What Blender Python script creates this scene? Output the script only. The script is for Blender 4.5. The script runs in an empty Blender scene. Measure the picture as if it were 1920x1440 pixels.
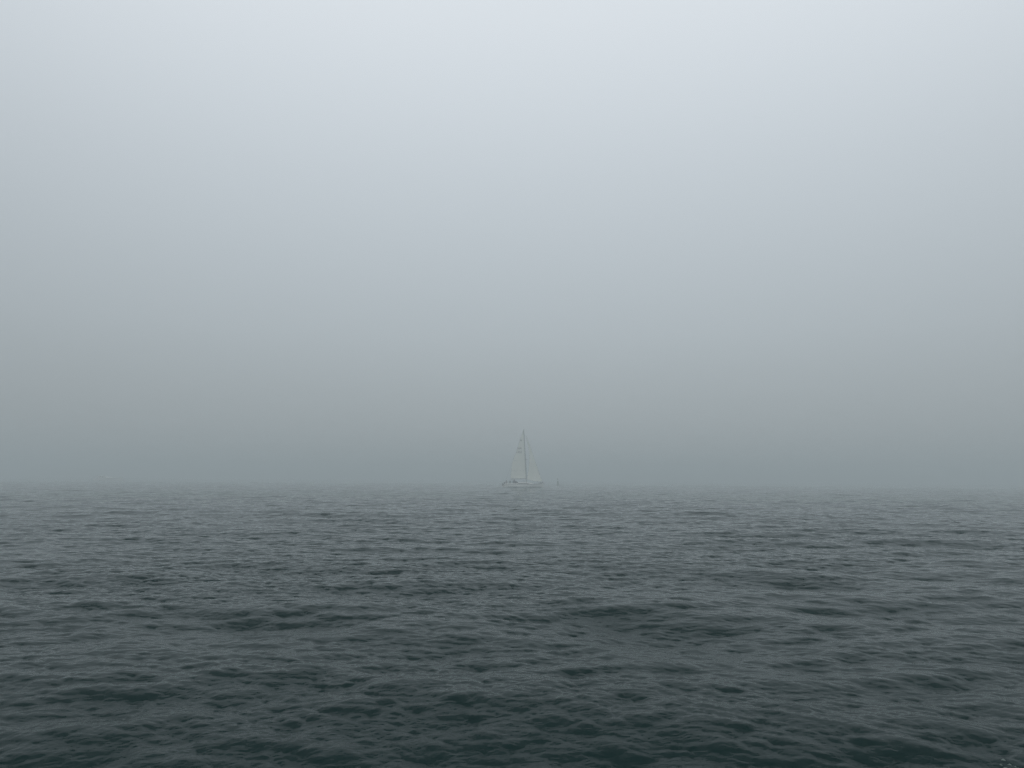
import bpy, bmesh, math, random
import numpy as np
from mathutils import Vector, Matrix

random.seed(7)
R = math.radians
scene = bpy.context.scene
COL = scene.collection

# ------------------------------------------------------------------ camera
CAM_H = 2.8
FPX = 1450.0                                   # focal length in pixels of a 1920 px wide frame
cam_data = bpy.data.cameras.new('camera')
cam = bpy.data.objects.new('camera', cam_data); COL.objects.link(cam)
cam_data.sensor_width = 36.0
cam_data.lens = FPX / 1920.0 * 36.0
cam_data.clip_start = 0.1
cam_data.clip_end = 9000.0
PITCH = math.atan(176.0 / FPX)
ROLL = R(0.42)
cam.matrix_world = (Matrix.Translation((0, 0, CAM_H)) @ Matrix.Rotation(R(90) + PITCH, 4, 'X')
                    @ Matrix.Rotation(ROLL, 4, 'Z'))
scene.camera = cam

# ------------------------------------------------------------------ world: overcast, brighter overhead
world = bpy.data.worlds.new('World'); scene.world = world
world.use_nodes = True
wn = world.node_tree.nodes; wl = world.node_tree.links
wn.clear()
out = wn.new('ShaderNodeOutputWorld'); bg = wn.new('ShaderNodeBackground')
sky = wn.new('ShaderNodeTexSky'); sky.sky_type = 'NISHITA'; sky.sun_disc = False
SUN_EL, SUN_AZ = R(66), R(172)      # veiled sun high behind the camera
sky.sun_elevation = SUN_EL; sky.sun_rotation = SUN_AZ
sky.dust_density = 6.0; sky.air_density = 1.0
tc = wn.new('ShaderNodeTexCoord'); sep = wn.new('ShaderNodeSeparateXYZ')
wl.new(tc.outputs['Generated'], sep.inputs[0])
ramp = wn.new('ShaderNodeValToRGB'); ramp.color_ramp.interpolation = 'B_SPLINE'
wl.new(sep.outputs['Z'], ramp.inputs[0])
SKY = [  # sin(elevation) -> radiance of the overcast
    (0.00, (.375, .412, .428)),
    (0.06, (.392, .430, .450)),
    (0.18, (.455, .505, .535)),
    (0.37, (.582, .637, .680)),
    (0.53, (.722, .776, .822)),
    (0.75, (.860, .895, .930)),
    (1.00, (.930, .955, .980)),
]
cr = ramp.color_ramp
cr.elements[0].position = SKY[0][0]; cr.elements[0].color = (*SKY[0][1], 1)
cr.elements[1].position = 1.0; cr.elements[1].color = (*SKY[-1][1], 1)
for p, c in SKY[1:-1]:
    e = cr.elements.new(p); e.color = (*c, 1)
mul = wn.new('ShaderNodeVectorMath'); mul.operation = 'SCALE'; mul.inputs['Scale'].default_value = 10.0
# vignette stand-in: a broad, weak brightening painted into the overcast ahead
dot = wn.new('ShaderNodeVectorMath'); dot.operation = 'DOT_PRODUCT'
wl.new(tc.outputs['Generated'], dot.inputs[0]); dot.inputs[1].default_value = (.08, .80, .595)
mr = wn.new('ShaderNodeMapRange'); mr.interpolation_type = 'SMOOTHSTEP'
mr.inputs['From Min'].default_value = .55; mr.inputs['From Max'].default_value = 1.0
mr.inputs['To Min'].default_value = 9.0; mr.inputs['To Max'].default_value = 10.8
wl.new(dot.outputs['Value'], mr.inputs['Value']); wl.new(mr.outputs[0], mul.inputs['Scale'])
wl.new(ramp.outputs['Color'], mul.inputs[0])
mix = wn.new('ShaderNodeMix'); mix.data_type = 'RGBA'; mix.inputs['Factor'].default_value = 0.93
wl.new(sky.outputs['Color'], mix.inputs['A']); wl.new(mul.outputs[0], mix.inputs['B'])
wl.new(mix.outputs['Result'], bg.inputs['Color']); bg.inputs['Strength'].default_value = 0.1
wl.new(bg.outputs[0], out.inputs[0])

sun_data = bpy.data.lights.new('sun', 'SUN'); sun_data.energy = 0.5; sun_data.angle = R(60)
sun_data.color = (1.0, 0.97, 0.93)
sun = bpy.data.objects.new('sun', sun_data); COL.objects.link(sun)
sd = Vector((math.sin(SUN_AZ) * math.cos(SUN_EL), math.cos(SUN_AZ) * math.cos(SUN_EL), math.sin(SUN_EL)))
sun.rotation_euler = sd.to_track_quat('Z', 'Y').to_euler()
sun.location = (0, 0, 60)

scene.view_settings.view_transform = 'Standard'
scene.view_settings.look = 'None'
scene.view_settings.exposure = 0.0
scene.view_settings.gamma = 1.0
scene.view_settings.use_curve_mapping = False
scene.cycles.volume_bounces = 3
scene.cycles.max_bounces = 8
scene.cycles.use_denoising = True
scene.cycles.use_adaptive_sampling = False
scene.cycles.denoising_prefilter = 'NONE'
try:
    scene.cycles.denoiser = 'OPENIMAGEDENOISE'
except Exception:
    pass

# ------------------------------------------------------------------ helpers
def tag(o, label=None, cat=None, group=None, kind=None):
    if label: o['label'] = label
    if cat: o['category'] = cat
    if group: o['group'] = group
    if kind: o['kind'] = kind
    return o

def mat(name, col, rough=0.5, metal=0.0, var=0.0, scale=8.0, bump=0.0, translucent=0.0, ior=1.45):
    m = bpy.data.materials.new(name); m.use_nodes = True
    nt = m.node_tree; n = nt.nodes; l = nt.links
    b = n['Principled BSDF']; o = n['Material Output']
    b.inputs['Base Color'].default_value = (*col, 1)
    b.inputs['Roughness'].default_value = rough
    b.inputs['Metallic'].default_value = metal
    b.inputs['IOR'].default_value = ior
    if var or bump:
        t = n.new('ShaderNodeTexCoord'); no = n.new('ShaderNodeTexNoise')
        no.inputs['Scale'].default_value = scale; no.inputs['Detail'].default_value = 5
        l.new(t.outputs['Object'], no.inputs['Vector'])
        if var:
            r = n.new('ShaderNodeMix'); r.data_type = 'RGBA'
            r.inputs['A'].default_value = (*[c * (1 - var) for c in col], 1)
            r.inputs['B'].default_value = (*[min(1, c * (1 + var)) for c in col], 1)
            l.new(no.outputs['Fac'], r.inputs['Factor']); l.new(r.outputs['Result'], b.inputs['Base Color'])
        if bump:
            bp = n.new('ShaderNodeBump'); bp.inputs['Strength'].default_value = bump
            bp.inputs['Distance'].default_value = 0.02
            l.new(no.outputs['Fac'], bp.inputs['Height']); l.new(bp.outputs[0], b.inputs['Normal'])
    if translucent:
        tr = n.new('ShaderNodeBsdfTranslucent'); tr.inputs[0].default_value = (*col, 1)
        ms = n.new('ShaderNodeMixShader'); ms.inputs[0].default_value = translucent
        l.new(b.outputs[0], ms.inputs[1]); l.new(tr.outputs[0], ms.inputs[2]); l.new(ms.outputs[0], o.inputs['Surface'])
    return m

M = dict(
    hull=mat('gelcoat_white', (.82, .83, .80), .3, var=.06, scale=2),
    stripe=mat('hull_stripe_dark', (.03, .045, .06), .35, var=.2),
    antifoul=mat('antifouling_dark', (.03, .035, .04), .7, var=.3),
    deck=mat('deck_white', (.80, .80, .77), .6, var=.08, scale=5),
    teak=mat('teak', (.30, .22, .14), .7, var=.3, scale=12),
    glass=mat('tinted_window', (.012, .016, .02), .08),
    alu=mat('mast_grey', (.32, .33, .33), .4, metal=.3, var=.1),
    steel=mat('steel_rail', (.45, .46, .47), .3, metal=.8),
    wire=mat('rig_wire', (.12, .12, .12), .5, metal=.4),
    sail=mat('sailcloth', (.91, .93, .84), .8, var=.03, scale=1.2, bump=.1, translucent=.55),
    sailtape=mat('sail_edge_tape', (.42, .45, .42), .8, var=.1),
    ink=mat('sail_ink', (.035, .04, .05), .8, var=.1),
    canvas=mat('navy_canvas', (.02, .025, .035), .85, var=.3, bump=.3),
    skin=mat('skin', (.50, .31, .23), .55, var=.08),
    hair=mat('hair', (.045, .03, .02), .8, var=.3),
    jacket_a=mat('jacket_navy', (.018, .024, .04), .8, var=.3),
    jacket_b=mat('jacket_black', (.014, .014, .016), .8, var=.3),
    jacket_c=mat('jacket_green', (.02, .035, .028), .8, var=.3),
    jacket_d=mat('jacket_grey', (.05, .055, .06), .8, var=.3),
    trousers=mat('trousers_dark', (.02, .022, .03), .85, var=.3),
    boots=mat('boots_dark', (.015, .015, .015), .6, var=.3),
    buoy=mat('buoy_paint_dark_green', (.07, .12, .09), .5, var=.35, scale=3),
    rust=mat('buoy_waterline_growth', (.07, .075, .06), .9, var=.5, scale=6),
    foam=mat('foam_white', (.72, .76, .76), .9, var=.12, scale=20, bump=.6),
    foam_thin=mat('foam_thin', (.20, .25, .23), .9, var=.2, scale=30, bump=.6),
    orange=mat('lifebuoy_faded', (.16, .05, .02), .7, var=.2),
)

def link_mesh(name, bm, m, parent=None, smooth=True, loc=None):
    me = bpy.data.meshes.new(name); bm.normal_update(); bm.to_mesh(me); bm.free()
    me.materials.append(m)
    if smooth:
        me.polygons.foreach_set('use_smooth', [True] * len(me.polygons))
        try: me.set_sharp_from_angle(angle=R(38))
        except Exception: pass
    o = bpy.data.objects.new(name, me); COL.objects.link(o)
    if parent is not None: o.parent = parent
    if loc is not None: o.location = loc
    return o

def empty(name, loc, rz=0.0):
    o = bpy.data.objects.new(name, None); COL.objects.link(o)
    o.location = loc; o.rotation_euler = (0, 0, rz); o.empty_display_size = 0.3
    return o

def tube(bm, pts, r, n=8, r2=None, cap=True):
    """swept tube through pts; r may be a list; r2 = second radius (elliptic)"""
    pts = [Vector(p) for p in pts]
    rs = r if isinstance(r, (list, tuple)) else [r] * len(pts)
    rings = []; prev = None
    for i, p in enumerate(pts):
        d = (pts[min(i + 1, len(pts) - 1)] - pts[max(i - 1, 0)]).normalized()
        if prev is None:
            a = Vector((0, 1, 0)) if abs(d.y) < .9 else Vector((1, 0, 0))
        else: a = prev
        u = (a - d * a.dot(d)).normalized(); v = d.cross(u); prev = u
        rr = rs[i]; q = rr if r2 is None else rr * r2
        rings.append([bm.verts.new(p + u * rr * math.cos(2 * math.pi * k / n) + v * q * math.sin(2 * math.pi * k / n)) for k in range(n)])
    for a, b in zip(rings[:-1], rings[1:]):
        for k in range(n): bm.faces.new((a[k], a[(k + 1) % n], b[(k + 1) % n], b[k]))
    if cap:
        bm.faces.new(rings[0][::-1]); bm.faces.new(rings[-1])

def box(bm, c, s, bev=0.0):
    r = bmesh.ops.create_cube(bm, size=1.0, matrix=Matrix.Translation(c) @ Matrix.Diagonal((*s, 1)))
    if bev:
        es = list({e for v in r['verts'] for e in v.link_edges})
        bmesh.ops.bevel(bm, geom=es, offset=bev, segments=2, affect='EDGES', profile=.5)

def lathe(bm, prof, n=24):
    rings = [[bm.verts.new((r * math.cos(2 * math.pi * k / n), r * math.sin(2 * math.pi * k / n), z)) for k in range(n)] for r, z in prof]
    for a, b in zip(rings[:-1], rings[1:]):
        for k in range(n): bm.faces.new((a[k], a[(k + 1) % n], b[(k + 1) % n], b[k]))
    bm.faces.new(rings[0][::-1]); bm.faces.new(rings[-1])

def grid(bm, P, flip=False):
    V = [[bm.verts.new(p) for p in row] for row in P]
    for i in range(len(V) - 1):
        for j in range(len(V[0]) - 1):
            f = (V[i][j], V[i + 1][j], V[i + 1][j + 1], V[i][j + 1])
            bm.faces.new(f[::-1] if flip else f)
    return V

# ------------------------------------------------------------------ sea surface
rng = np.random.default_rng(20)
def band(tile, n, lmin, lmax, lpeak, main_dir, spread, slope_rms, chop, iso=0.12):
    k1 = 2 * np.pi * np.fft.fftfreq(n, d=tile / n)
    kx, ky = np.meshgrid(k1, k1, indexing='ij')
    k = np.hypot(kx, ky); k[0, 0] = 1e-6
    kp = 2 * np.pi / lpeak
    th = np.arctan2(ky, kx)
    d = np.zeros_like(th)
    for md, w, s in [(main_dir + R(17), 1.0, spread), (main_dir - R(21), .8, spread), (main_dir + R(60), .12, spread)]:
        c = np.cos(th - md); d += w * np.where(c > 0, c, 0) ** s
    P = k ** -4.0 * np.exp(-1.25 * (kp / k) ** 2) * (d + iso)
    P *= 1 / (1 + np.exp(-(k - 2 * np.pi / lmax) / (0.08 * 2 * np.pi / lmax)))
    P *= 1 / (1 + np.exp((k - 2 * np.pi / lmin) / (0.10 * 2 * np.pi / lmin)))
    P[0, 0] = 0
    a = (rng.normal(size=(n, n)) + 1j * rng.normal(size=(n, n))) * np.sqrt(P)
    f = lambda A: np.fft.ifft2(A).real
    H = f(a); sx = f(1j * kx * a); sy = f(1j * ky * a)
    g = slope_rms / math.sqrt((sx ** 2 + sy ** 2).mean())
    DX = f(-1j * kx / k * a) * g * -chop; DY = f(-1j * ky / k * a) * g * -chop
    return dict(tile=tile, n=n, D=np.stack([-DX, -DY, H * g], -1).astype(np.float32).reshape(-1, 3))
# lmin..lmax in metres; waves run towards the camera (-Y), slightly from the right
WD = R(-97)
BANDS = [
    (band(211.0, 1024, 5.5, 16, 9.0, WD - R(8), 10.0, .060, .9, .0), R(4)),
    (band(113.0, 2048, .80, 30, 2.7, WD, 8.0, .104, 1.5), R(11)),
    (band(31.0, 2048, .22, .80, 1.0, WD + R(6), 4.0, .122, 1.3), R(-23)),
    (band(7.3, 1024, .04, .22, .2, WD - R(14), 2.0, .135, .8, .25), R(37)),
]
def spl(t):
    return [(1 - t) ** 3 / 6, (3 * t ** 3 - 6 * t ** 2 + 4) / 6, (-3 * t ** 3 + 3 * t ** 2 + 3 * t + 1) / 6, t ** 3 / 6]
def sample(b, x, y):
    n = b['n']; u = x / b['tile'] * n; v = y / b['tile'] * n
    iu = np.floor(u).astype(np.int64); iv = np.floor(v).astype(np.int64)
    wu = spl((u - iu).astype(np.float32)); wv = spl((v - iv).astype(np.float32))
    res = np.zeros((len(x), 3), np.float32)
    ix = [(iu + i - 1) % n * n for i in range(4)]; iy = [(iv + j - 1) % n for j in range(4)]
    for i in range(4):
        for j in range(4):
            res += b['D'][ix[i] + iy[j]] * (wu[i] * wv[j])[:, None]
    return res
def lowfreq(x, y, s, ph):
    return (np.sin(x / s + 1.7 * np.sin(y / s * .83 + ph)) * np.sin(y / s * 1.31 + 1.3 * np.sin(x / s * .61 + 2 * ph)) )
WS = .66
LEANS = (.8, .8, .5, .1)
def waves(x, y):
    """displacement (dx, dy, dz) of the sea surface at world points x, y"""
    x = np.asarray(x, np.float64); y = np.asarray(y, np.float64)
    r = np.hypot(x, y)
    gust = 1 + .30 * lowfreq(x, y, 7.0, .7) + .15 * lowfreq(x, y, 2.6, 2.1)
    fades = [np.clip((900 - r) / 500, 0, 1), np.clip((900 - r) / 500, 0, 1), gust * np.clip((500 - r) / 300, 0, 1),
             gust ** 1.5 * np.clip((90 - r) / 50, 0, 1)]
    D = np.zeros((len(x), 3), np.float32)
    for (b, a), f, lean in zip(BANDS, fades, LEANS):
        idx = np.nonzero(f > 0)[0]
        for s in range(0, len(idx), 400000):
            q = idx[s:s + 400000]
            c, sn = math.cos(a), math.sin(a)
            u = c * x[q] + sn * y[q]; v = -sn * x[q] + c * y[q]
            d = sample(b, u / WS + 500, v / WS + 500) * WS
            w = np.stack([c * d[:, 0] - sn * d[:, 1], sn * d[:, 0] + c * d[:, 1], d[:, 2]], -1)
            w[:, 1] -= lean * w[:, 2]            # fronts of the waves lean downwind
            D[q] += w * f[q][:, None]
    return D

def build_water():
    r = [5.2]
    while r[-1] < 2100:
        q = .0016 if r[-1] < 60 else (.0022 if r[-1] < 350 else .012)
        r.append(r[-1] * (1 + q))
    inner = [0.8, 1.6, 2.4, 3.2, 3.9, 4.5, 4.9]
    r = np.array(inner + r)
    half = R(44)
    fine = np.linspace(-half, half, 1020)
    rest = np.linspace(half, 2 * math.pi - half, 150)[1:-1]
    th = np.concatenate([fine, rest])
    nr, na = len(r), len(th)
    RR, TT = np.meshgrid(r, th, indexing='ij')
    X = (RR * np.sin(TT)).ravel(); Y = (RR * np.cos(TT)).ravel()
    D = waves(X, Y)
    co = np.empty((nr * na + 1, 3), np.float32)
    co[:-1, 0] = X + D[:, 0]; co[:-1, 1] = Y + D[:, 1]; co[:-1, 2] = D[:, 2]
    co[-1] = (0, 0, 0)
    i = np.arange(nr - 1)[:, None]; j = np.arange(na)[None, :]; jn = (j + 1) % na
    a = i * na + j; b = i * na + jn; c = (i + 1) * na + jn; d = (i + 1) * na + j
    quads = np.stack([a + 0 * b, d + 0 * b, c + 0 * a, b + 0 * a], -1).reshape(-1, 4)
    jj = np.arange(na); tris = np.stack([np.full(na, nr * na), jj, (jj + 1) % na], -1)
    nl = quads.size + tris.size
    me = bpy.data.meshes.new('water')
    me.vertices.add(len(co)); me.vertices.foreach_set('co', co.ravel())
    me.loops.add(nl); me.loops.foreach_set('vertex_index', np.concatenate([quads.ravel(), tris.ravel()]).astype(np.int32))
    nq, nt = len(quads), len(tris)
    me.polygons.add(nq + nt)
    me.polygons.foreach_set('loop_start', np.concatenate([np.arange(nq) * 4, nq * 4 + np.arange(nt) * 3]).astype(np.int32))
    me.update(calc_edges=True)
    me.polygons.foreach_set('use_smooth', np.ones(nq + nt, bool))
    o = bpy.data.objects.new('water', me); COL.objects.link(o)
    m = bpy.data.materials.new('sea_water'); m.use_nodes = True
    n = m.node_tree.nodes; l = m.node_tree.links; b = n['Principled BSDF']
    b.inputs['Base Color'].default_value = (.0002, .0118, .0112, 1)
    b.inputs['Roughness'].default_value = .03
    b.inputs['IOR'].default_value = 1.14
    b.inputs['Specular Tint'].default_value = (.44, .97, 1.0, 1)
    t = n.new('ShaderNodeTexCoord')
    mp = n.new('ShaderNodeMapping'); mp.inputs['Scale'].default_value = (1, 1.9, 1)
    mp.inputs['Rotation'].default_value = (0, 0, R(-6))
    l.new(t.outputs['Object'], mp.inputs[0])
    no = n.new('ShaderNodeTexNoise'); no.inputs['Scale'].default_value = 9; no.inputs['Detail'].default_value = 4
    no.inputs['Roughness'].default_value = .55
    l.new(mp.outputs[0], no.inputs['Vector'])
    bp = n.new('ShaderNodeBump'); bp.inputs['Strength'].default_value = 1.0; bp.inputs['Distance'].default_value = .007
    l.new(no.outputs['Fac'], bp.inputs['Height']); l.new(bp.outputs[0], b.inputs['Normal'])
    me.materials.append(m)
    return tag(o, 'dark grey green choppy open sea under fog', 'sea', kind='structure')
water = build_water()

# ------------------------------------------------------------------ foam flecks floating close to the camera
def fleck(bm, x, y, L, W, ang):
    N = 14; ring = []
    for k in range(N):
        t = 2 * math.pi * k / N; q = 1 + random.uniform(-.3, .25)
        px, py = L * q * math.cos(t), W * q * math.sin(t)
        ring.append((x + px * math.cos(ang) - py * math.sin(ang), y + px * math.sin(ang) + py * math.cos(ang)))
    pts = np.array(ring + [(x, y)])
    D = waves(pts[:, 0], pts[:, 1])
    P = [Vector((p[0] + d[0], p[1] + d[1], d[2] + .004)) for p, d in zip(pts, D)]
    c = bm.verts.new(P[-1] + Vector((0, 0, .010)))
    v = [bm.verts.new(p) for p in P[:-1]]
    w = [bm.verts.new(p - Vector((0, 0, .02))) for p in P[:-1]]
    for k in range(N):
        bm.faces.new((c, v[k], v[(k + 1) % N])); bm.faces.new((v[k], w[k], w[(k + 1) % N], v[(k + 1) % N]))
bm = bmesh.new()
for x, y, L, W, a in [(5.08, 8.37, .024, .008, -.4), (5.01, 8.29, .020, .006, -.7), (5.09, 8.28, .024, .008, -.5),
                      (5.01, 8.21, .024, .008, -.7), (5.07, 8.07, .036, .011, -.3), (5.02, 8.10, .008, .005, 0),
                      (5.11, 8.22, .009, .005, 0)]:
    fleck(bm, x, y, L * .75, W * .8, a)
fo = link_mesh('foam', bm, M['foam_thin'])
tag(fo, 'few small white foam flecks drifting on the dark near water', 'foam', kind='stuff')

# ------------------------------------------------------------------ people
def skinned(name, chains, m, parent, sub=2):
    """chains: list of [(point, radius or (rx, ry)) ...]; first point of first chain is the root"""
    verts = []; edges = []; rad = []
    def vid(p, r):
        for i, q in enumerate(verts):
            if (q - Vector(p)).length < 1e-4: return i
        verts.append(Vector(p)); rad.append(r if isinstance(r, tuple) else (r, r)); return len(verts) - 1
    for ch in chains:
        prev = None
        for p, r in ch:
            i = vid(p, r)
            if prev is not None and prev != i: edges.append((prev, i))
            prev = i
    me = bpy.data.meshes.new(name); me.from_pydata([tuple(v) for v in verts], edges, [])
    o = bpy.data.objects.new(name, me); COL.objects.link(o); o.parent = parent
    sk = o.modifiers.new('skin', 'SKIN'); sk.use_smooth_shade = True
    for i, r in enumerate(rad):
        sv = me.skin_vertices[0].data[i]; sv.radius = r; sv.use_root = (i == 0)
    ss = o.modifiers.new('sub', 'SUBSURF'); ss.levels = sub; ss.render_levels = sub
    me.materials.append(m)
    return o

def lerp(a, b, t): return Vector(a).lerp(Vector(b), t)
def person(loc, rz, pose, jacket, label, lean=0.0, hood=False, hands=None):
    """faces local +X. loc is where the hips' ground / seat point is; pose 'sit' or 'stand'"""
    root = empty('person', loc, rz)
    tag(root, label, 'person', 'crew aboard the sailboat')
    if pose == 'sit':
        hip = Vector((0, 0, .12)); kneeL = [Vector((.44, s * .13, .16)) for s in (1, -1)]
        ank = [Vector((.50, s * .13, -.26)) for s in (1, -1)]
    else:
        hip = Vector((0, 0, .92)); kneeL = [Vector((.05, s * .12, .50)) for s in (1, -1)]
        ank = [Vector((-.02 + .06 * s, s * .14, .09)) for s in (1, -1)]
    hl = [hip + Vector((0, s * .10, -.03)) for s in (1, -1)]
    waist = hip + Vector((.02 + lean * .2, 0, .20)); chest = hip + Vector((lean * .45, 0, .42))
    neck = hip + Vector((lean * .62, 0, .54)); nk2 = neck + Vector((.015 + lean * .05, 0, .06))
    head = nk2 + Vector((.02, 0, .09)); top = head + Vector((.0, 0, .10))
    sh = [chest + Vector((.0, s * .19, .07)) for s in (1, -1)]
    if hands is None: hands = [Vector((.34, .16, .22)), Vector((.34, -.16, .22))]
    wr = [hip + h for h in hands]
    elb = []
    for i, s in enumerate((1, -1)):
        mid = (sh[i] + wr[i]) / 2; mid += Vector((-.06, s * .08, -.08)); elb.append(mid)
    ch = [[(hip, (.105, .08)), (waist, (.095, .075)), (chest, (.11, .075)), (neck, .055), (nk2, .055), (head, (.082, .095)), (top, (.055, .06))]]
    for i, s in enumerate((1, -1)):
        ch.append([(hip, .10), (hl[i], .075), (lerp(hl[i], kneeL[i], .5), .068), (kneeL[i], .050), (lerp(kneeL[i], ank[i], .35), .052), (ank[i], .034), (ank[i] + Vector((.10, 0, -.055)), .034), (ank[i] + Vector((.17, 0, -.065)), .022)])
        hd = (wr[i] - elb[i]).normalized(); side = Vector((0, s, 0))
        palm = wr[i] + hd * .075
        ch.append([(chest, .11), (sh[i], .050), (lerp(sh[i], elb[i], .5), .042), (elb[i], .036), (lerp(elb[i], wr[i], .5), .034), (wr[i], .024), (palm, (.036, .018))])
        for f in range(4):
            o0 = palm + side * (.022 * (f - 1.5)) + hd * .018
            L = (.070, .082, .076, .058)[f]
            ch.append([(palm, .03), (o0, .010), (o0 + hd * L * .5 + Vector((0, 0, -.008)), .009), (o0 + hd * L * .85 + Vector((0, 0, -.032)), .008)])
        t0 = wr[i] + hd * .03 - side * .03
        ch.append([(wr[i], .024), (t0, .011), (t0 + hd * .04 - side * .014, .010), (t0 + hd * .065 - side * .008, .009)])
    body = skinned('body', ch, M['skin'], root)
    # face: nose and ears as small relief on the head, eyes and mouth line
    for s in (1, -1):
        bm = bmesh.new(); bmesh.ops.create_uvsphere(bm, u_segments=8, v_segments=6, radius=.011, matrix=Matrix.Translation(head + Vector((.078, s * .03, .015))))
        link_mesh('eye', bm, M['hair'], body)
    bm = bmesh.new(); box(bm, head + Vector((.078, 0, -.045)), (.012, .045, .008)); link_mesh('mouth', bm, M['hair'], body)
    bm = bmesh.new()
    tube(bm, [head + Vector((.072, 0, .02)), head + Vector((.098, 0, -.012)), head + Vector((.08, 0, -.022))], [.007, .012, .008], 6)
    link_mesh('nose', bm, M['skin'], body)
    for s in (1, -1):
        bm = bmesh.new(); bmesh.ops.create_uvsphere(bm, u_segments=8, v_segments=6, radius=.02, matrix=Matrix.Translation(head + Vector((-.005, s * .082, 0))) @ Matrix.Diagonal((1, .4, 1.4, 1)))
        link_mesh('ear', bm, M['skin'], body)
    # clothing
    jc = [[(hip + Vector((0, 0, -.04)), (.155, .13)), (waist, (.165, .145)), (chest, (.195, .160)), (neck + Vector((0, 0, -.01)), .085), (neck + Vector((.005, 0, .035)), .078)]]
    for i in range(2):
        jc.append([(chest, .17), (sh[i], .108), (lerp(sh[i], elb[i], .5), .082), (elb[i], .062), (lerp(elb[i], wr[i], .5), .052), (lerp(elb[i], wr[i], .93), .042)])
    skinned('jacket', jc, jacket, root)
    tr = [[(hip, (.145, .125)), (hip + Vector((0, 0, .06)), (.145, .115))]]
    for i in range(2):
        tr.append([(hip, .14), (hl[i], .118), (lerp(hl[i], kneeL[i], .5), .108), (kneeL[i], .075), (lerp(kneeL[i], ank[i], .4), .068), (lerp(kneeL[i], ank[i], .92), .055)])
    skinned('trousers', tr, M['trousers'], root)
    for i in range(2):
        skinned('boot', [[(ank[i] + Vector((-.02, 0, .02)), .052), (ank[i] + Vector((0, 0, -.03)), .050), (ank[i] + Vector((.12, 0, -.05)), .044), (ank[i] + Vector((.20, 0, -.06)), .032)]], M['boots'], root)
    bm = bmesh.new()
    bmesh.ops.create_uvsphere(bm, u_segments=16, v_segments=10, radius=.108, matrix=Matrix.Translation(head + Vector((-.014, 0, .028))) @ Matrix.Diagonal((1.0, .93, 1.05, 1)))
    bmesh.ops.delete(bm, geom=[v for v in bm.verts if (v.co.x - head.x > .055 and v.co.z < head.z + .055) or v.co.z < head.z - .05], context='VERTS')
    link_mesh('hood' if hood else 'hair', bm, jacket if hood else M['hair'], root)
    return root

# ------------------------------------------------------------------ sailboat
BOAT = Vector((3.35, 230.0, 0.0)); YAW = R(15)
HEEL = R(2.0)
yacht = empty('sailboat', BOAT, YAW)
yacht.rotation_euler = (-HEEL, 0, YAW)
tag(yacht, 'white sailboat with mainsail and jib set, heading right through the fog', 'sailboat')

def hull_loft(bm, st, nseg=10, zk=-.55):
    """st: (x, halfbeam at deck, halfbeam at waterline, deck z, keel z)"""
    P = []
    for x, bd, bw, zd, zk in st:
        row = []
        for j in range(-nseg, nseg + 1):
            t = abs(j) / nseg; s = -1 if j < 0 else 1
            if t < .5:
                q = t / .5; y = bw * math.sin(q * math.pi / 2) ** .8; z = zk * math.cos(q * math.pi / 2)
            else:
                q = (t - .5) / .5; y = bw + (bd - bw) * q ** .8; z = zd * q
            row.append((x, s * y, z))
        P.append(row)
    V = grid(bm, P)
    bm.faces.new(V[0][::1]) ; 
    return V
ST = [(-6.15, 1.05, 1.00, .16, .02), (-5.75, 1.25, 1.15, .50, -.10), (-5.45, 1.33, 1.22, .86, -.15), (-4.5, 1.55, 1.42, .88, -.32),
      (-3, 1.78, 1.62, .90, -.48), (-1.5, 1.92, 1.74, .92, -.58), (0, 1.93, 1.72, .95, -.62), (1.5, 1.80, 1.52, .99, -.58),
      (3, 1.50, 1.15, 1.04, -.48), (4.2, 1.10, .72, 1.08, -.34), (5.2, .66, .32, 1.13, -.18), (5.9, .30, .06, 1.17, -.02), (6.32, .05, .02, 1.20, .75)]
bm = bmesh.new(); hull_loft(bm, ST); bmesh.ops.recalc_face_normals(bm, faces=bm.faces)
hull = link_mesh('hull', bm, M['hull'], yacht)
def interp(x, k):
    for a, b in zip(ST[:-1], ST[1:]):
        if a[0] <= x <= b[0]:
            t = (x - a[0]) / (b[0] - a[0]); return a[k] + (b[k] - a[k]) * t
    return ST[-1][k] if x > 0 else ST[0][k]
# cove stripe and boot stripe (widened, painting the hull's dark reflection), 4 mm proud of the topsides
def side_y(x, z):
    bd, bw, zd = interp(x, 1), interp(x, 2), interp(x, 3)
    return bw + (bd - bw) * max(0, min(1, z / zd)) ** .8
for nm, za, zb in (('cove_stripe', .80, .86), ('boot_stripe_reflection', .00, .20)):
    for s in (1, -1):
        bm = bmesh.new(); xs = [-5.3 + i * (11.1 / 40) for i in range(41)]
        f = lambda x, z: (x, s * (side_y(x, z * (interp(x, 3) / .92 if z > .5 else 1)) + .006), z * (interp(x, 3) / .92 if z > .5 else 1))
        grid(bm, [[f(x, za), f(x, (za + zb) / 2), f(x, zb)] for x in xs], flip=s < 0)
        link_mesh(nm, bm, M['stripe'], hull)
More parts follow.
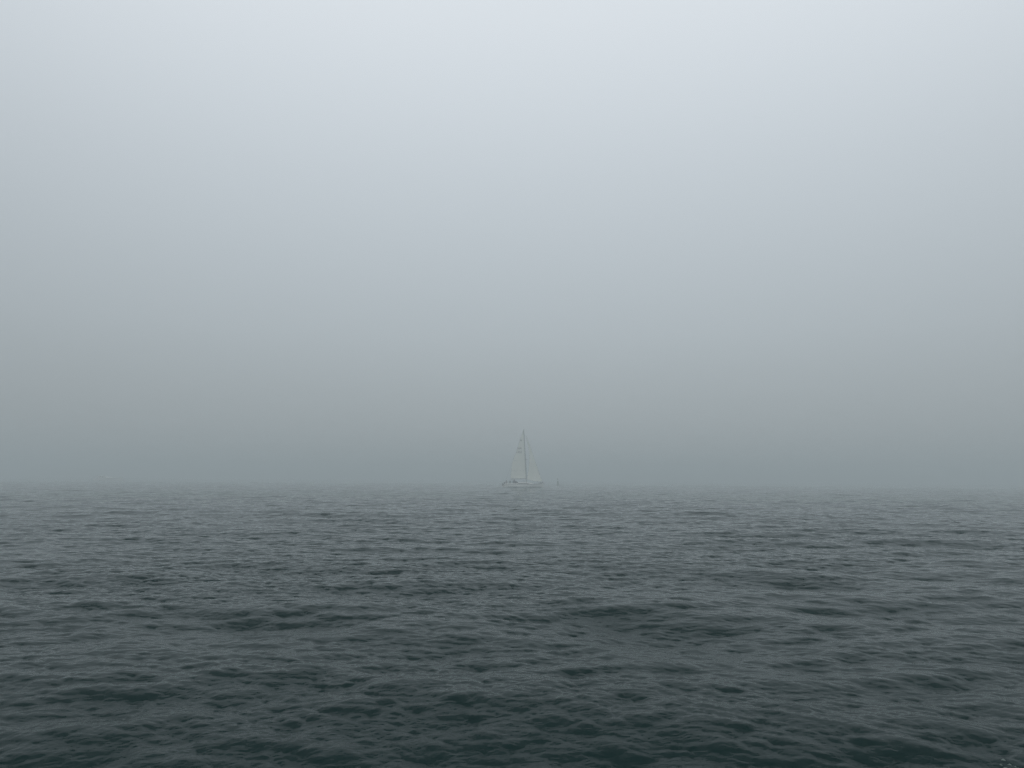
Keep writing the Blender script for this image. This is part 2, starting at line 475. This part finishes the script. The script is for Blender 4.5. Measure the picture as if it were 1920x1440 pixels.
# deck with an opening for the cockpit
bm = bmesh.new()
xs = [-5.45 + i * (11.75 / 47) for i in range(48)]
CK0, CK1, CKW = -5.1, -2.2, .95
for s in (1, -1):
    rows = []
    for x in xs:
        b = interp(x, 1) - .01; zc = interp(x, 3)
        inner = min(CKW, b * .6)
        rows.append([(x, s * b, zc + .03), (x, s * (b + inner) / 2, zc + .05), (x, s * inner, zc + .06)])
    grid(bm, rows, flip=s > 0)
rows = []
for a, b_ in ((xs[0], CK0), (CK1, xs[-1])):
    q = [x for x in xs if a - 1e-6 <= x <= b_ + 1e-6]
    rows = [[(x, j / 3 * min(CKW, (interp(x, 1) - .01) * .6), interp(x, 3) + .06 + .03 * (1 - abs(j) / 3)) for j in range(-3, 4)] for x in q]
    if len(rows) > 1: grid(bm, rows)
link_mesh('deck', bm, M['deck'], yacht)
for s in (1, -1):   # toe rail
    bm = bmesh.new(); tube(bm, [(x, s * (interp(x, 1) - .02), interp(x, 3) + .05) for x in xs], .03, 6)
    link_mesh('toe_rail', bm, M['alu'], yacht)
bm = bmesh.new()   # cockpit well, seats, coamings
box(bm, (-3.65, 0, .30), (2.9, .80, .04)); 
for s in (1, -1):
    box(bm, (-3.65, s * .68, .52), (2.9, .54, .40), .03)
    box(bm, (-3.75, s * .99, 1.03), (3.3, .10, .22), .04)
box(bm, (-5.14, 0, .62), (.08, 1.9, .64), .02); box(bm, (-2.16, 0, .72), (.08, 1.9, .84), .02)
link_mesh('cockpit', bm, M['deck'], yacht)
bm = bmesh.new(); box(bm, (-5.55, 0, .60), (.62, 1.7, .05), .02)
for k in range(3): box(bm, (-5.95 + k * .0, -.5 + k * .5, .30), (.30, .34, .04), .01)
link_mesh('stern_platform', bm, M['teak'], yacht)
# coachroof
bm = bmesh.new()
CR = [(-2.25, .98, 1.44), (-1.4, 1.08, 1.47), (-.4, 1.08, 1.47), (.8, 1.0, 1.44), (1.9, .84, 1.38), (2.6, .66, 1.28), (3.2, .42, 1.14), (3.5, .28, 1.08)]
rows = []
for x, w, z in CR:
    zd = interp(x, 3) + .04; rows.append([(x, -w - .10, zd), (x, -w, zd + (z - zd) * .72), (x, -w * .82, z - .03), (x, -w * .4, z + .02), (x, 0, z + .035),
                                          (x, w * .4, z + .02), (x, w * .82, z - .03), (x, w, zd + (z - zd) * .72), (x, w + .10, zd)])
V = grid(bm, rows, flip=True); bm.faces.new(V[0]); bm.faces.new(V[-1][::-1])
bmesh.ops.recalc_face_normals(bm, faces=bm.faces)
cabin = link_mesh('coachroof', bm, M['deck'], yacht)
for s in (1, -1):
    bm = bmesh.new(); rows = []
    for i in range(15):
        x = -2.0 + i * 3.9 / 14
        for (x0, w0, z0), (x1, w1, z1) in zip(CR[:-1], CR[1:]):
            if x0 <= x <= x1: t = (x - x0) / (x1 - x0); w = w0 + (w1 - w0) * t; z = z0 + (z1 - z0) * t
        zd = interp(x, 3) + .04; h = (z - zd) * .72
        f = lambda q: (x, s * (w + .10 * (1 - q) + .010), zd + h * q)
        lo, hi = (.28, .90) if 0 < i < 14 else (.48, .75)
        rows.append([f(lo), f((lo + hi) / 2), f(hi)])
    grid(bm, rows, flip=s < 0)
    link_mesh('cabin_window', bm, M['glass'], cabin)
for hx, hw in ((.0, .28), (2.35, .26)):
    bm = bmesh.new(); box(bm, (hx, 0, 1.52 if hx < 1 else 1.37), (.55, .5, .06), .02); link_mesh('deck_hatch', bm, M['glass'], cabin)
# sprayhood
bm = bmesh.new(); rows = []
for i in range(7):
    t = i / 6; x = -2.65 + t * 1.15; h = .62 * math.sin(math.pi / 2 * (1 - t) ** .7) + .02
    rows.append([(x, 1.02 * math.cos(a), 1.36 + h * max(0, math.sin(a)) ** .7 - (0.28 if abs(math.cos(a)) > .99 else 0)) for a in [math.pi * k / 12 for k in range(13)]])
grid(bm, rows)
sh = link_mesh('sprayhood', bm, M['canvas'], yacht)
so = sh.modifiers.new('thickness', 'SOLIDIFY'); so.thickness = .012
# wheel and pedestal, stern gear
bm = bmesh.new(); tube(bm, [(-4.55, 0, .32), (-4.55, 0, 1.15)], [.09, .07]); box(bm, (-4.55, 0, 1.2), (.16, .24, .12), .03); link_mesh('wheel_pedestal', bm, M['deck'], yacht)
bm = bmesh.new()
tube(bm, [(-4.68, .48 * math.cos(a), 1.02 + .48 * math.sin(a)) for a in [2 * math.pi * k / 28 for k in range(29)]], .016, 6)
for k in range(3):
    a = math.pi * k / 3; tube(bm, [(-4.68, .48 * math.cos(a), 1.02 + .48 * math.sin(a)), (-4.68, -.48 * math.cos(a), 1.02 - .48 * math.sin(a))], .009, 5)
link_mesh('steering_wheel', bm, M['steel'], yacht)
bm = bmesh.new()
tube(bm, [(-5.75, -1.22, 1.02 + .0), (-5.78, -1.24, 1.34), (-5.80, -1.12, 1.52), (-5.80, -.86, 1.52), (-5.78, -.74, 1.34), (-5.75, -.76, 1.02)], .095, 10)
link_mesh('horseshoe_lifebuoy', bm, M['canvas'], yacht)
bm = bmesh.new(); box(bm, (-5.92, .55, .98), (.34, .30, .46), .08); tube(bm, [(-5.98, .55, .8), (-6.02, .55, .25)], [.09, .05], 8)
link_mesh('outboard_motor', bm, M['canvas'], yacht)
bm = bmesh.new(); tube(bm, [(-5.05, -1.0, .95), (-5.08, -1.02, 2.85)], [.04, .03], 8); link_mesh('stern_pole', bm, M['alu'], yacht)
# rails
bm = bmesh.new()
for s in (1, -1):
    st = [-4.6, -3.0, -1.4, .2, 1.8, 3.3, 4.6]
    for x in st:
        bm = bmesh.new(); tube(bm, [(x, s * (interp(x, 1) - .06), interp(x, 3) + .04), (x, s * (interp(x, 1) - .04), interp(x, 3) + .66)], .014, 6)
        link_mesh('stanchion', bm, M['steel'], yacht)
for s in (1, -1):
    for h in (.34, .64):
        bm = bmesh.new(); tube(bm, [(x, s * (interp(x, 1) - .04), interp(x, 3) + h) for x in [-5.2] + st + [5.3]], .006, 5)
        link_mesh('lifeline', bm, M['wire'], yacht)
bm = bmesh.new()
for z in (.64, .34):
    tube(bm, [(5.2, .62, 1.16 + z), (5.9, .34, 1.19 + z), (6.35, .10, 1.22 + z), (6.35, -.10, 1.22 + z), (5.9, -.34, 1.19 + z), (5.2, -.62, 1.16 + z)], .017, 6)
for s in (1, -1):
    for x, y in ((5.2, .62), (5.9, .34), (6.35, .10)): tube(bm, [(x - .05, s * (y - .03), 1.17), (x, s * y, 1.84)], .017, 6)
link_mesh('pulpit', bm, M['steel'], yacht)
bm = bmesh.new()
for z in (.64, .34):
    tube(bm, [(-4.6, 1.5, .9 + z), (-5.5, 1.28, .9 + z), (-5.72, 1.05, .9 + z), (-5.72, -1.05, .9 + z), (-5.5, -1.28, .9 + z), (-4.6, -1.5, .9 + z)], .017, 6)
for s in (1, -1):
    for x, y in ((-4.6, 1.5), (-5.5, 1.28), (-5.72, .6)): tube(bm, [(x, s * y, .9), (x, s * y, 1.54)], .017, 6)
link_mesh('pushpit', bm, M['steel'], yacht)
bm = bmesh.new()   # furling drum, anchor and dark bag on the stemhead
tube(bm, [(6.12, 0, 1.30), (6.12, 0, 1.36), (6.10, 0, 1.60), (6.10, 0, 1.66)], [.16, .13, .13, .16], 12)
box(bm, (6.42, 0, 1.24), (.55, .10, .08), .03)
tube(bm, [(6.45, 0, 1.28), (6.74, 0, 1.12), (6.70, 0, .92)], [.03, .045, .02], 8)
link_mesh('furling_drum', bm, M['canvas'], yacht)
bm = bmesh.new(); tube(bm, [(5.05, -.30, 1.27), (5.30, -.26, 1.34), (5.75, -.12, 1.33), (5.95, -.08, 1.28)], [.06, .15, .14, .05], 10); link_mesh('sail_bag', bm, M['canvas'], yacht)
# mast, boom, spreaders, rigging
MB, MT = Vector((1.19, 0, 1.42)), Vector((.46, 0, 17.15))
def mast_at(z): return MB.lerp(MT, (z - MB.z) / (MT.z - MB.z))
bm = bmesh.new(); tube(bm, [MB, mast_at(9), mast_at(14), MT], [.125, .120, .10, .07], 14, r2=1.35)
mast = link_mesh('mast', bm, M['alu'], yacht)
bm = bmesh.new(); tube(bm, [MT, MT + Vector((-.05, 0, .55))], .012, 6); tube(bm, [MT + Vector((0, 0, .02)), MT + Vector((.34, 0, .12)), MT + Vector((.36, 0, .30))], .012, 6)
box(bm, MT + Vector((0, 0, .03)), (.24, .12, .08), .02); link_mesh('masthead_gear', bm, M['wire'], mast)
for z, L in ((6.0, 1.25), (10.4, 1.05)):
    for s in (1, -1):
        p = mast_at(z); bm = bmesh.new(); tube(bm, [p + Vector((0, s * .08, 0)), p + Vector((-.16, s * L, .06))], [.05, .03], 8, r2=1.6); link_mesh('spreader', bm, M['alu'], mast)
p = mast_at(8.2); bm = bmesh.new(); box(bm, p + Vector((.28, 0, 0)), (.34, .10, .08), .02)
tube(bm, [p + Vector((.42, 0, -.10)), p + Vector((.42, 0, .10))], [.16, .16], 14); link_mesh('radar_bracket', bm, M['alu'], mast)
BE = Vector((-3.55, .55, 2.50)); BS = mast_at(2.62) + Vector((-.1, 0, 0))
bm = bmesh.new(); tube(bm, [BS, BE], [.10, .085], 12, r2=1.3); boom = link_mesh('boom', bm, M['alu'], yacht)
bm = bmesh.new(); tube(bm, [BS.lerp(BE, .35), (0.95, 0, 1.55)], [.03, .03], 6); link_mesh('boom_vang', bm, M['alu'], boom)
bm = bmesh.new(); tube(bm, [BE + Vector((.4, 0, 0)), (-3.0, .2, 1.0)], .018, 5); tube(bm, [BE + Vector((.55, 0, 0)), (-2.95, .1, 1.0)], .018, 5); link_mesh('mainsheet', bm, M['wire'], boom)
def wire(name, pts, r=.010):
    bm = bmesh.new(); tube(bm, pts, r, 5); return link_mesh(name, bm, M['wire'], yacht)
wire('backstay', [MT, (-5.5, 0, .95)])
for s in (1, -1):
    wire('shroud', [mast_at(16.9), mast_at(10.4) + Vector((-.16, s * 1.05, .06)), mast_at(6.0) + Vector((-.16, s * 1.25, .06)), (.95, s * 1.72, 1.0)])
    wire('lower_shroud', [mast_at(10.2), mast_at(6.0) + Vector((-.16, s * 1.25, .06)), (.75, s * 1.72, 1.0)])
# mainsail: z -> leech x ; camber to leeward (port, +y)
LE = [(2.62, -3.42), (4.0, -3.36), (5.2, -3.25), (6.8, -3.08), (8.0, -2.78), (9.2, -2.32), (10.1, -1.90), (12.1, -1.28), (14.3, -.62), (16.0, .02), (16.95, .30)]
def pl(T, z):
    for (a, p), (b, q) in zip(T[:-1], T[1:]):
        if a <= z <= b: return p + (q - p) * (z - a) / (b - a)
    return T[0][1] if z < T[0][0] else T[-1][1]
def main_y(x, z):
    lx = mast_at(z).x - .14; le = pl(LE, z); w = max(.05, lx - le); u = max(0, min(1, (lx - x) / w))
    tw = .55 * (w / 4.5) + .035 * (z - 2.6)
    return u * tw * (w / 4.6 + .25) + .42 * (w / 4.5) * math.sin(math.pi * u ** .8) * min(1, (z - 2.4) / 1.2 + .15)
bm = bmesh.new(); P = []
for i in range(41):
    z = 2.72 + (16.95 - 2.72) * i / 40; lx = mast_at(z).x - .14; le = pl(LE, z)
    P.append([(lx + (le - lx) * u / 14, main_y(lx + (le - lx) * u / 14, z), z) for u in range(15)])
grid(bm, P); ms = link_mesh('mainsail', bm, M['sail'], yacht); 
def on_main(pts_xz, off=-.02): return [(x, main_y(x, z) + off, z) for x, z in pts_xz]
bm = bmesh.new()      # leech tape
tube(bm, on_main([(pl(LE, 2.72 + 14.1 * i / 30) + .02, 2.72 + 14.1 * i / 30) for i in range(31)], 0), .028, 6)
link_mesh('leech_tape', bm, M['sailtape'], ms)
for z0 in (4.9, 7.9, 10.9, 13.8):
    bm = bmesh.new(); le = pl(LE, z0); L = 1.5 if z0 < 12 else .8
    tube(bm, on_main([(le + .03 + L * q / 5, z0 - .08 * q / 5) for q in range(6)], 0), .022, 6); link_mesh('batten', bm, M['sailtape'], ms)
bm = bmesh.new()
for k in range(4):
    bm = bmesh.new(); z0 = 5.1; x = mast_at(z0).x - .7 - k * .85; tube(bm, on_main([(x, z0), (x + .02, z0 - .3)]), .02, 5)
    link_mesh('reef_tie', bm, M['ink'], ms)
def sail_text(txt, x0, x1, z0, z1):
    cu = bpy.data.curves.new('t', 'FONT'); cu.body = txt; cu.size = 1; cu.resolution_u = 2; cu.offset = .012; cu.space_character = 1.15
    to = bpy.data.objects.new('t', cu); COL.objects.link(to); bpy.context.view_layer.update()
    me = bpy.data.meshes.new_from_object(to.evaluated_get(bpy.context.evaluated_depsgraph_get()))
    bpy.data.objects.remove(to)
    bm = bmesh.new(); bm.from_mesh(me); bpy.data.meshes.remove(me)
    bmesh.ops.triangulate(bm, faces=bm.faces)
    bmesh.ops.subdivide_edges(bm, edges=[e for e in bm.edges if e.calc_length() > .15], cuts=2)
    xs_ = [v.co.x for v in bm.verts]; ys_ = [v.co.y for v in bm.verts]
    for v in bm.verts:
        x = x0 + (v.co.x - min(xs_)) / (max(xs_) - min(xs_)) * (x1 - x0); z = z0 + (v.co.y - min(ys_)) / (max(ys_) - min(ys_)) * (z1 - z0)
        v.co = (x, main_y(x, z) - .030, z)
    bmesh.ops.remove_doubles(bm, verts=bm.verts, dist=.001)
    o = link_mesh('sail_number', bm, M['ink'], ms, smooth=False); return o
sail_text('FIN', -1.38, -.22, 11.25, 11.85)
sail_text('11052', -1.72, -.10, 10.10, 10.75)
bm = bmesh.new()     # class mark higher up
tube(bm, on_main([(-.38 + .30 * math.cos(a), 13.95 + .13 * math.sin(a)) for a in [2 * math.pi * k / 16 for k in range(17)]], -.03), .05, 6, cap=False)
link_mesh('class_mark', bm, M['ink'], ms)
# jib
TK, HD, CW = Vector((6.02, 0, 1.85)), Vector((1.20, 0, 15.2)), Vector((1.62, .95, 2.55))
LJ = [(0, 1.62), (.18, 2.00), (.35, 2.22), (.55, 2.27), (.75, 1.95), (.9, 1.50), (1, 1.22)]
bm = bmesh.new(); P = []
for i in range(37):
    t = i / 36; a = TK.lerp(HD, t); lx = pl(LJ, t); b = Vector((min(lx, a.x - .02), .95 * (1 - t) * .9 + .25 * t * (1 - t), CW.z + (HD.z - CW.z) * t))
    row = []
    for u in range(15):
        q = u / 14; p = a.lerp(b, q); p.y += .42 * (1 - t * .75) * math.sin(math.pi * q ** .75); p.z -= .28 * (1 - t) ** 4 * math.sin(math.pi * q)
        row.append(tuple(p))
    P.append(row)
grid(bm, P, flip=True); jb = link_mesh('jib', bm, M['sail'], yacht); 
bm = bmesh.new(); tube(bm, [P[i][14] for i in range(37)], .03, 6); link_mesh('leech_tape', bm, M['sailtape'], jb)
bm = bmesh.new(); tube(bm, P[0], .04, 6); link_mesh('foot_tape', bm, M['sailtape'], jb)
FS0, FS1 = Vector((6.12, 0, 1.66)), mast_at(15.6)
wire('forestay', [(6.2, 0, 1.2), (6.12, 0, 1.66), TK + Vector((.03, 0, 0)), HD + Vector((.03, 0, .02)), FS1], .018)
wire('jib_sheet', [CW, (.2, 1.45, 1.1), (-2.4, 1.2, 1.15)], .014)

# foam along the sailboat's waterline and its small wake (real lumps of white water)
def whitewater(name, origin, yaw, spots, label):
    bm = bmesh.new(); c, s = math.cos(yaw), math.sin(yaw)
    for lx, ly, L, W, H in spots:
        wx = origin.x + lx * c - ly * s; wy = origin.y + lx * s + ly * c
        for k in range(16):
            a = random.uniform(-.5, .5) * L; b = random.gauss(0, .3) * W
            q = Vector((wx + a * c - b * s, wy + a * s + b * c, random.uniform(-.02, .10) * H))
            bmesh.ops.create_icosphere(bm, subdivisions=2, radius=1, matrix=Matrix.Translation(q) @ Matrix.Rotation(yaw + random.uniform(-.3, .3), 4, 'Z') @ Matrix.Diagonal((L * random.uniform(.06, .2), W * random.uniform(.12, .4), H * random.uniform(.2, .5), 1)))
    for v in bm.verts:
        n = math.sin(v.co.x * 9.1 + v.co.z * 17) * math.cos(v.co.y * 7.7) ; v.co.z += .03 * n; v.co.x += .04 * math.sin(v.co.y * 23 + v.co.z * 31)
    return tag(link_mesh(name, bm, M['foam']), label, 'foam', kind='stuff')
whitewater('foam', BOAT, YAW, [(-1.6, -1.95, 1.1, .5, .22), (-.8, -2.0, 1.0, .45, .18), (.1, -1.95, 1.0, .35, .14), (1.2, -1.7, 1.0, .25, .10), (6.0, -.25, .5, .3, .14), (-6.8, -.6, 1.3, .7, .08), (-8.2, .2, 1.4, .8, .06)],
           'white water curling along the waterline of the sailboat')

# crew (things of their own, placed in world space from the boat's frame)
BM = Matrix.Translation(BOAT) @ Matrix.Rotation(YAW, 4, 'Z') @ Matrix.Rotation(-HEEL, 4, 'X')
def aboard(x, y, z): return tuple(BM @ Vector((x, y, z)))
person(aboard(-5.08, -.62, 1.10), YAW + R(70), 'sit', M['jacket_b'], 'person in black jacket seated on the stern edge behind the helm', lean=.15)
person(aboard(-4.98, .12, .34), YAW, 'stand', M['jacket_a'], 'person standing tallest at the wheel near the stern', hands=[Vector((.33, .28, .28)), Vector((.33, -.28, .28))])
person(aboard(-4.08, -1.02, 1.13), YAW + R(95), 'sit', M['jacket_c'], 'person seated on the near coaming just forward of the wheel', hood=True, lean=.1)
person(aboard(-3.08, -1.00, 1.13), YAW + R(80), 'sit', M['jacket_a'], 'person seated mid cockpit with a rounded back, under the boom end', lean=.3)
person(aboard(-2.52, .30, .70), YAW + R(10), 'stand', M['jacket_d'], 'person standing in the companionway behind the sprayhood', hands=[Vector((.30, .22, .20)), Vector((.30, -.22, .20))], lean=.1)

# ------------------------------------------------------------------ motor cruiser far off on the left
CR0 = Vector((-208.0, 402.0, 0)); CYAW = R(22)
cru = empty('motor_cruiser', CR0, CYAW); cru.scale = (1.1,) * 3
tag(cru, 'faint low white motorboat with small cabin, almost lost in fog at left', 'motorboat')
CS = [(-6.0, 1.75, 1.55, .95, -.25), (-4, 1.9, 1.7, .95, -.4), (-1, 1.95, 1.7, 1.0, -.45), (2, 1.75, 1.35, 1.12, -.4), (4, 1.25, .75, 1.25, -.25), (5.4, .6, .2, 1.38, -.05), (6.2, .06, .02, 1.45, .6)]
bm = bmesh.new(); hull_loft(bm, CS); bmesh.ops.recalc_face_normals(bm, faces=bm.faces); ch = link_mesh('hull', bm, M['hull'], cru)
bm = bmesh.new(); grid(bm, [[(x, -b + .02, z - .005), (x, 0, z + .05), (x, b - .02, z - .005)] for x, b, _, z, _ in CS]); link_mesh('deck', bm, M['deck'], cru)
for s in (1, -1):
    bm = bmesh.new(); tube(bm, [(x, s * (b + .01), z - .12) for x, b, _, z, _ in CS], .05, 6)
    link_mesh('rubbing_strake', bm, M['stripe'], ch)
bm = bmesh.new()
KC = [(-4.2, 1.35, 2.05), (-2.2, 1.35, 2.10), (-.9, 1.28, 2.02), (.4, 1.15, 1.42), (2.6, .8, 1.32), (3.4, .5, 1.22)]
rows = [[(x, -w, .98), (x, -w * .93, .98 + (z - .98) * .8), (x, -w * .78, z), (x, 0, z + .05), (x, w * .78, z), (x, w * .93, .98 + (z - .98) * .8), (x, w, .98)] for x, w, z in KC]
V = grid(bm, rows, flip=True); bm.faces.new(V[0]); bm.faces.new(V[-1][::-1]); bmesh.ops.recalc_face_normals(bm, faces=bm.faces)
kc = link_mesh('cabin', bm, M['hull'], cru)
for s in (1, -1):
    bm = bmesh.new(); grid(bm, [[(x, s * (w - (w * .07) * .35 + .02), .98 + (z - .98) * .34), (x, s * (w * .95 + .02), .98 + (z - .98) * .74)] for x, w, z in [(-4.0, 1.35, 2.05), (-2.2, 1.35, 2.10), (-1.0, 1.29, 2.03)]], flip=s < 0)
    link_mesh('side_window', bm, M['glass'], kc)
bm = bmesh.new(); grid(bm, [[(-.80, y * .98, 2.00), (.30, y * .88, 1.50)] for y in (-.95, 0, .95)]); w_ = link_mesh('windscreen', bm, M['glass'], kc); w_.location = (.02, 0, .03)
bm = bmesh.new(); tube(bm, [(-3.2, -1.25, 2.0), (-3.6, -1.15, 2.7), (-3.6, 1.15, 2.7), (-3.2, 1.25, 2.0)], .06, 8); tube(bm, [(-3.6, 0, 2.7), (-3.6, 0, 3.3)], .025, 6); link_mesh('radar_arch', bm, M['alu'], cru)
bm = bmesh.new(); tube(bm, [(-5.6, -1.5, 1.0), (-5.6, -1.5, 2.0), (-4.3, -1.5, 2.12), (-4.3, 1.5, 2.12), (-5.6, 1.5, 2.0), (-5.6, 1.5, 1.0)], .03, 6)
grid(bm, [[(-5.6, y, 2.0), (-4.2, y, 2.12)] for y in (-1.5, -.5, .5, 1.5)]); cn = link_mesh('canopy', bm, M['canvas'], cru); cn.modifiers.new('thickness', 'SOLIDIFY').thickness = .02
bm = bmesh.new()
for s in (1, -1):
    tube(bm, [(2.0, s * 1.65, 1.75), (4, s * 1.18, 1.85), (5.4, s * .55, 1.98), (6.1, 0, 2.02)], .02, 6)
    for x, y, z in ((2.0, 1.65, 1.12), (3.2, 1.42, 1.2), (4.4, 1.05, 1.28), (5.4, .55, 1.38)): tube(bm, [(x, s * y, z), (x, s * y, z + .62)], .016, 6)
link_mesh('bow_rail', bm, M['steel'], cru)
whitewater('foam', CR0, CYAW, [(5.4, -.7, 1.4, .4, .2), (4.2, -1.3, 1.4, .4, .18), (-6.6, 0, 1.4, 1.2, .15), (-8, .3, 1.8, 1.2, .12)], 'faint white wash along the waterline of the distant motorboat')

# ------------------------------------------------------------------ navigation buoy right of the sailboat
buoy = empty('navigation_buoy', (17.8, 297.0, 0.0)); buoy.scale = (1.08,) * 3
buoy.rotation_euler = (R(2), R(-3), 0)
tag(buoy, 'small dark pillar buoy floating just right of the sailboat bow', 'buoy')
bm = bmesh.new(); lathe(bm, [(.30, -.45), (.48, -.30), (.52, .0), (.52, .22), (.44, .34), (.18, .38)]); link_mesh('float', bm, M['rust'], buoy)
bm = bmesh.new(); lathe(bm, [(.36, .34), (.34, .40), (.26, 1.15), (.21, 1.62), (.17, 1.68), (.05, 1.70)]); bo = link_mesh('pillar', bm, M['buoy'], buoy)
bm = bmesh.new()
for k in range(3):
    a = 2 * math.pi * k / 3; tube(bm, [(.10 * math.cos(a), .10 * math.sin(a), 1.66), (.07 * math.cos(a), .07 * math.sin(a), 2.1)], .014, 5)
lathe(bm, [(.20, 2.10), (.21, 2.14), (.02, 2.55)]); link_mesh('cone_topmark', bm, M['buoy'], buoy)
bm = bmesh.new(); lathe(bm, [(.06, 2.52), (.07, 2.56), (.07, 2.66), (.03, 2.72)], 12); link_mesh('lantern', bm, M['glass'], buoy)
for s in (1, -1):
    bm = bmesh.new(); tube(bm, [(.38 * s, -.05, .36), (.40 * s, 0, .46), (.38 * s, .05, .36)], .02, 6)
    link_mesh('lifting_eye', bm, M['steel'], buoy)

# ------------------------------------------------------------------ fog
bm = bmesh.new(); HB = 2150.0; ZT, ZB = 18.3, -1.8
box(bm, (0, 0, (ZT + ZB) / 2), (HB * 2, HB * 2, ZT - ZB))
hz = bpy.data.materials.new('fog'); hz.use_nodes = True
n = hz.node_tree.nodes; n.clear(); o_ = n.new('ShaderNodeOutputMaterial'); pv = n.new('ShaderNodeVolumePrincipled')
pv.inputs['Color'].default_value = (.735, .808, .826, 1)
pv.inputs['Density'].default_value = .0040
pv.inputs['Density Attribute'].default_value = ''
pv.inputs['Anisotropy'].default_value = 0.0
hz.node_tree.links.new(pv.outputs[0], o_.inputs['Volume'])
haze = link_mesh('haze', bm, hz, smooth=False)
tag(haze, 'pale grey fog lying over the whole sea', 'fog', kind='stuff')
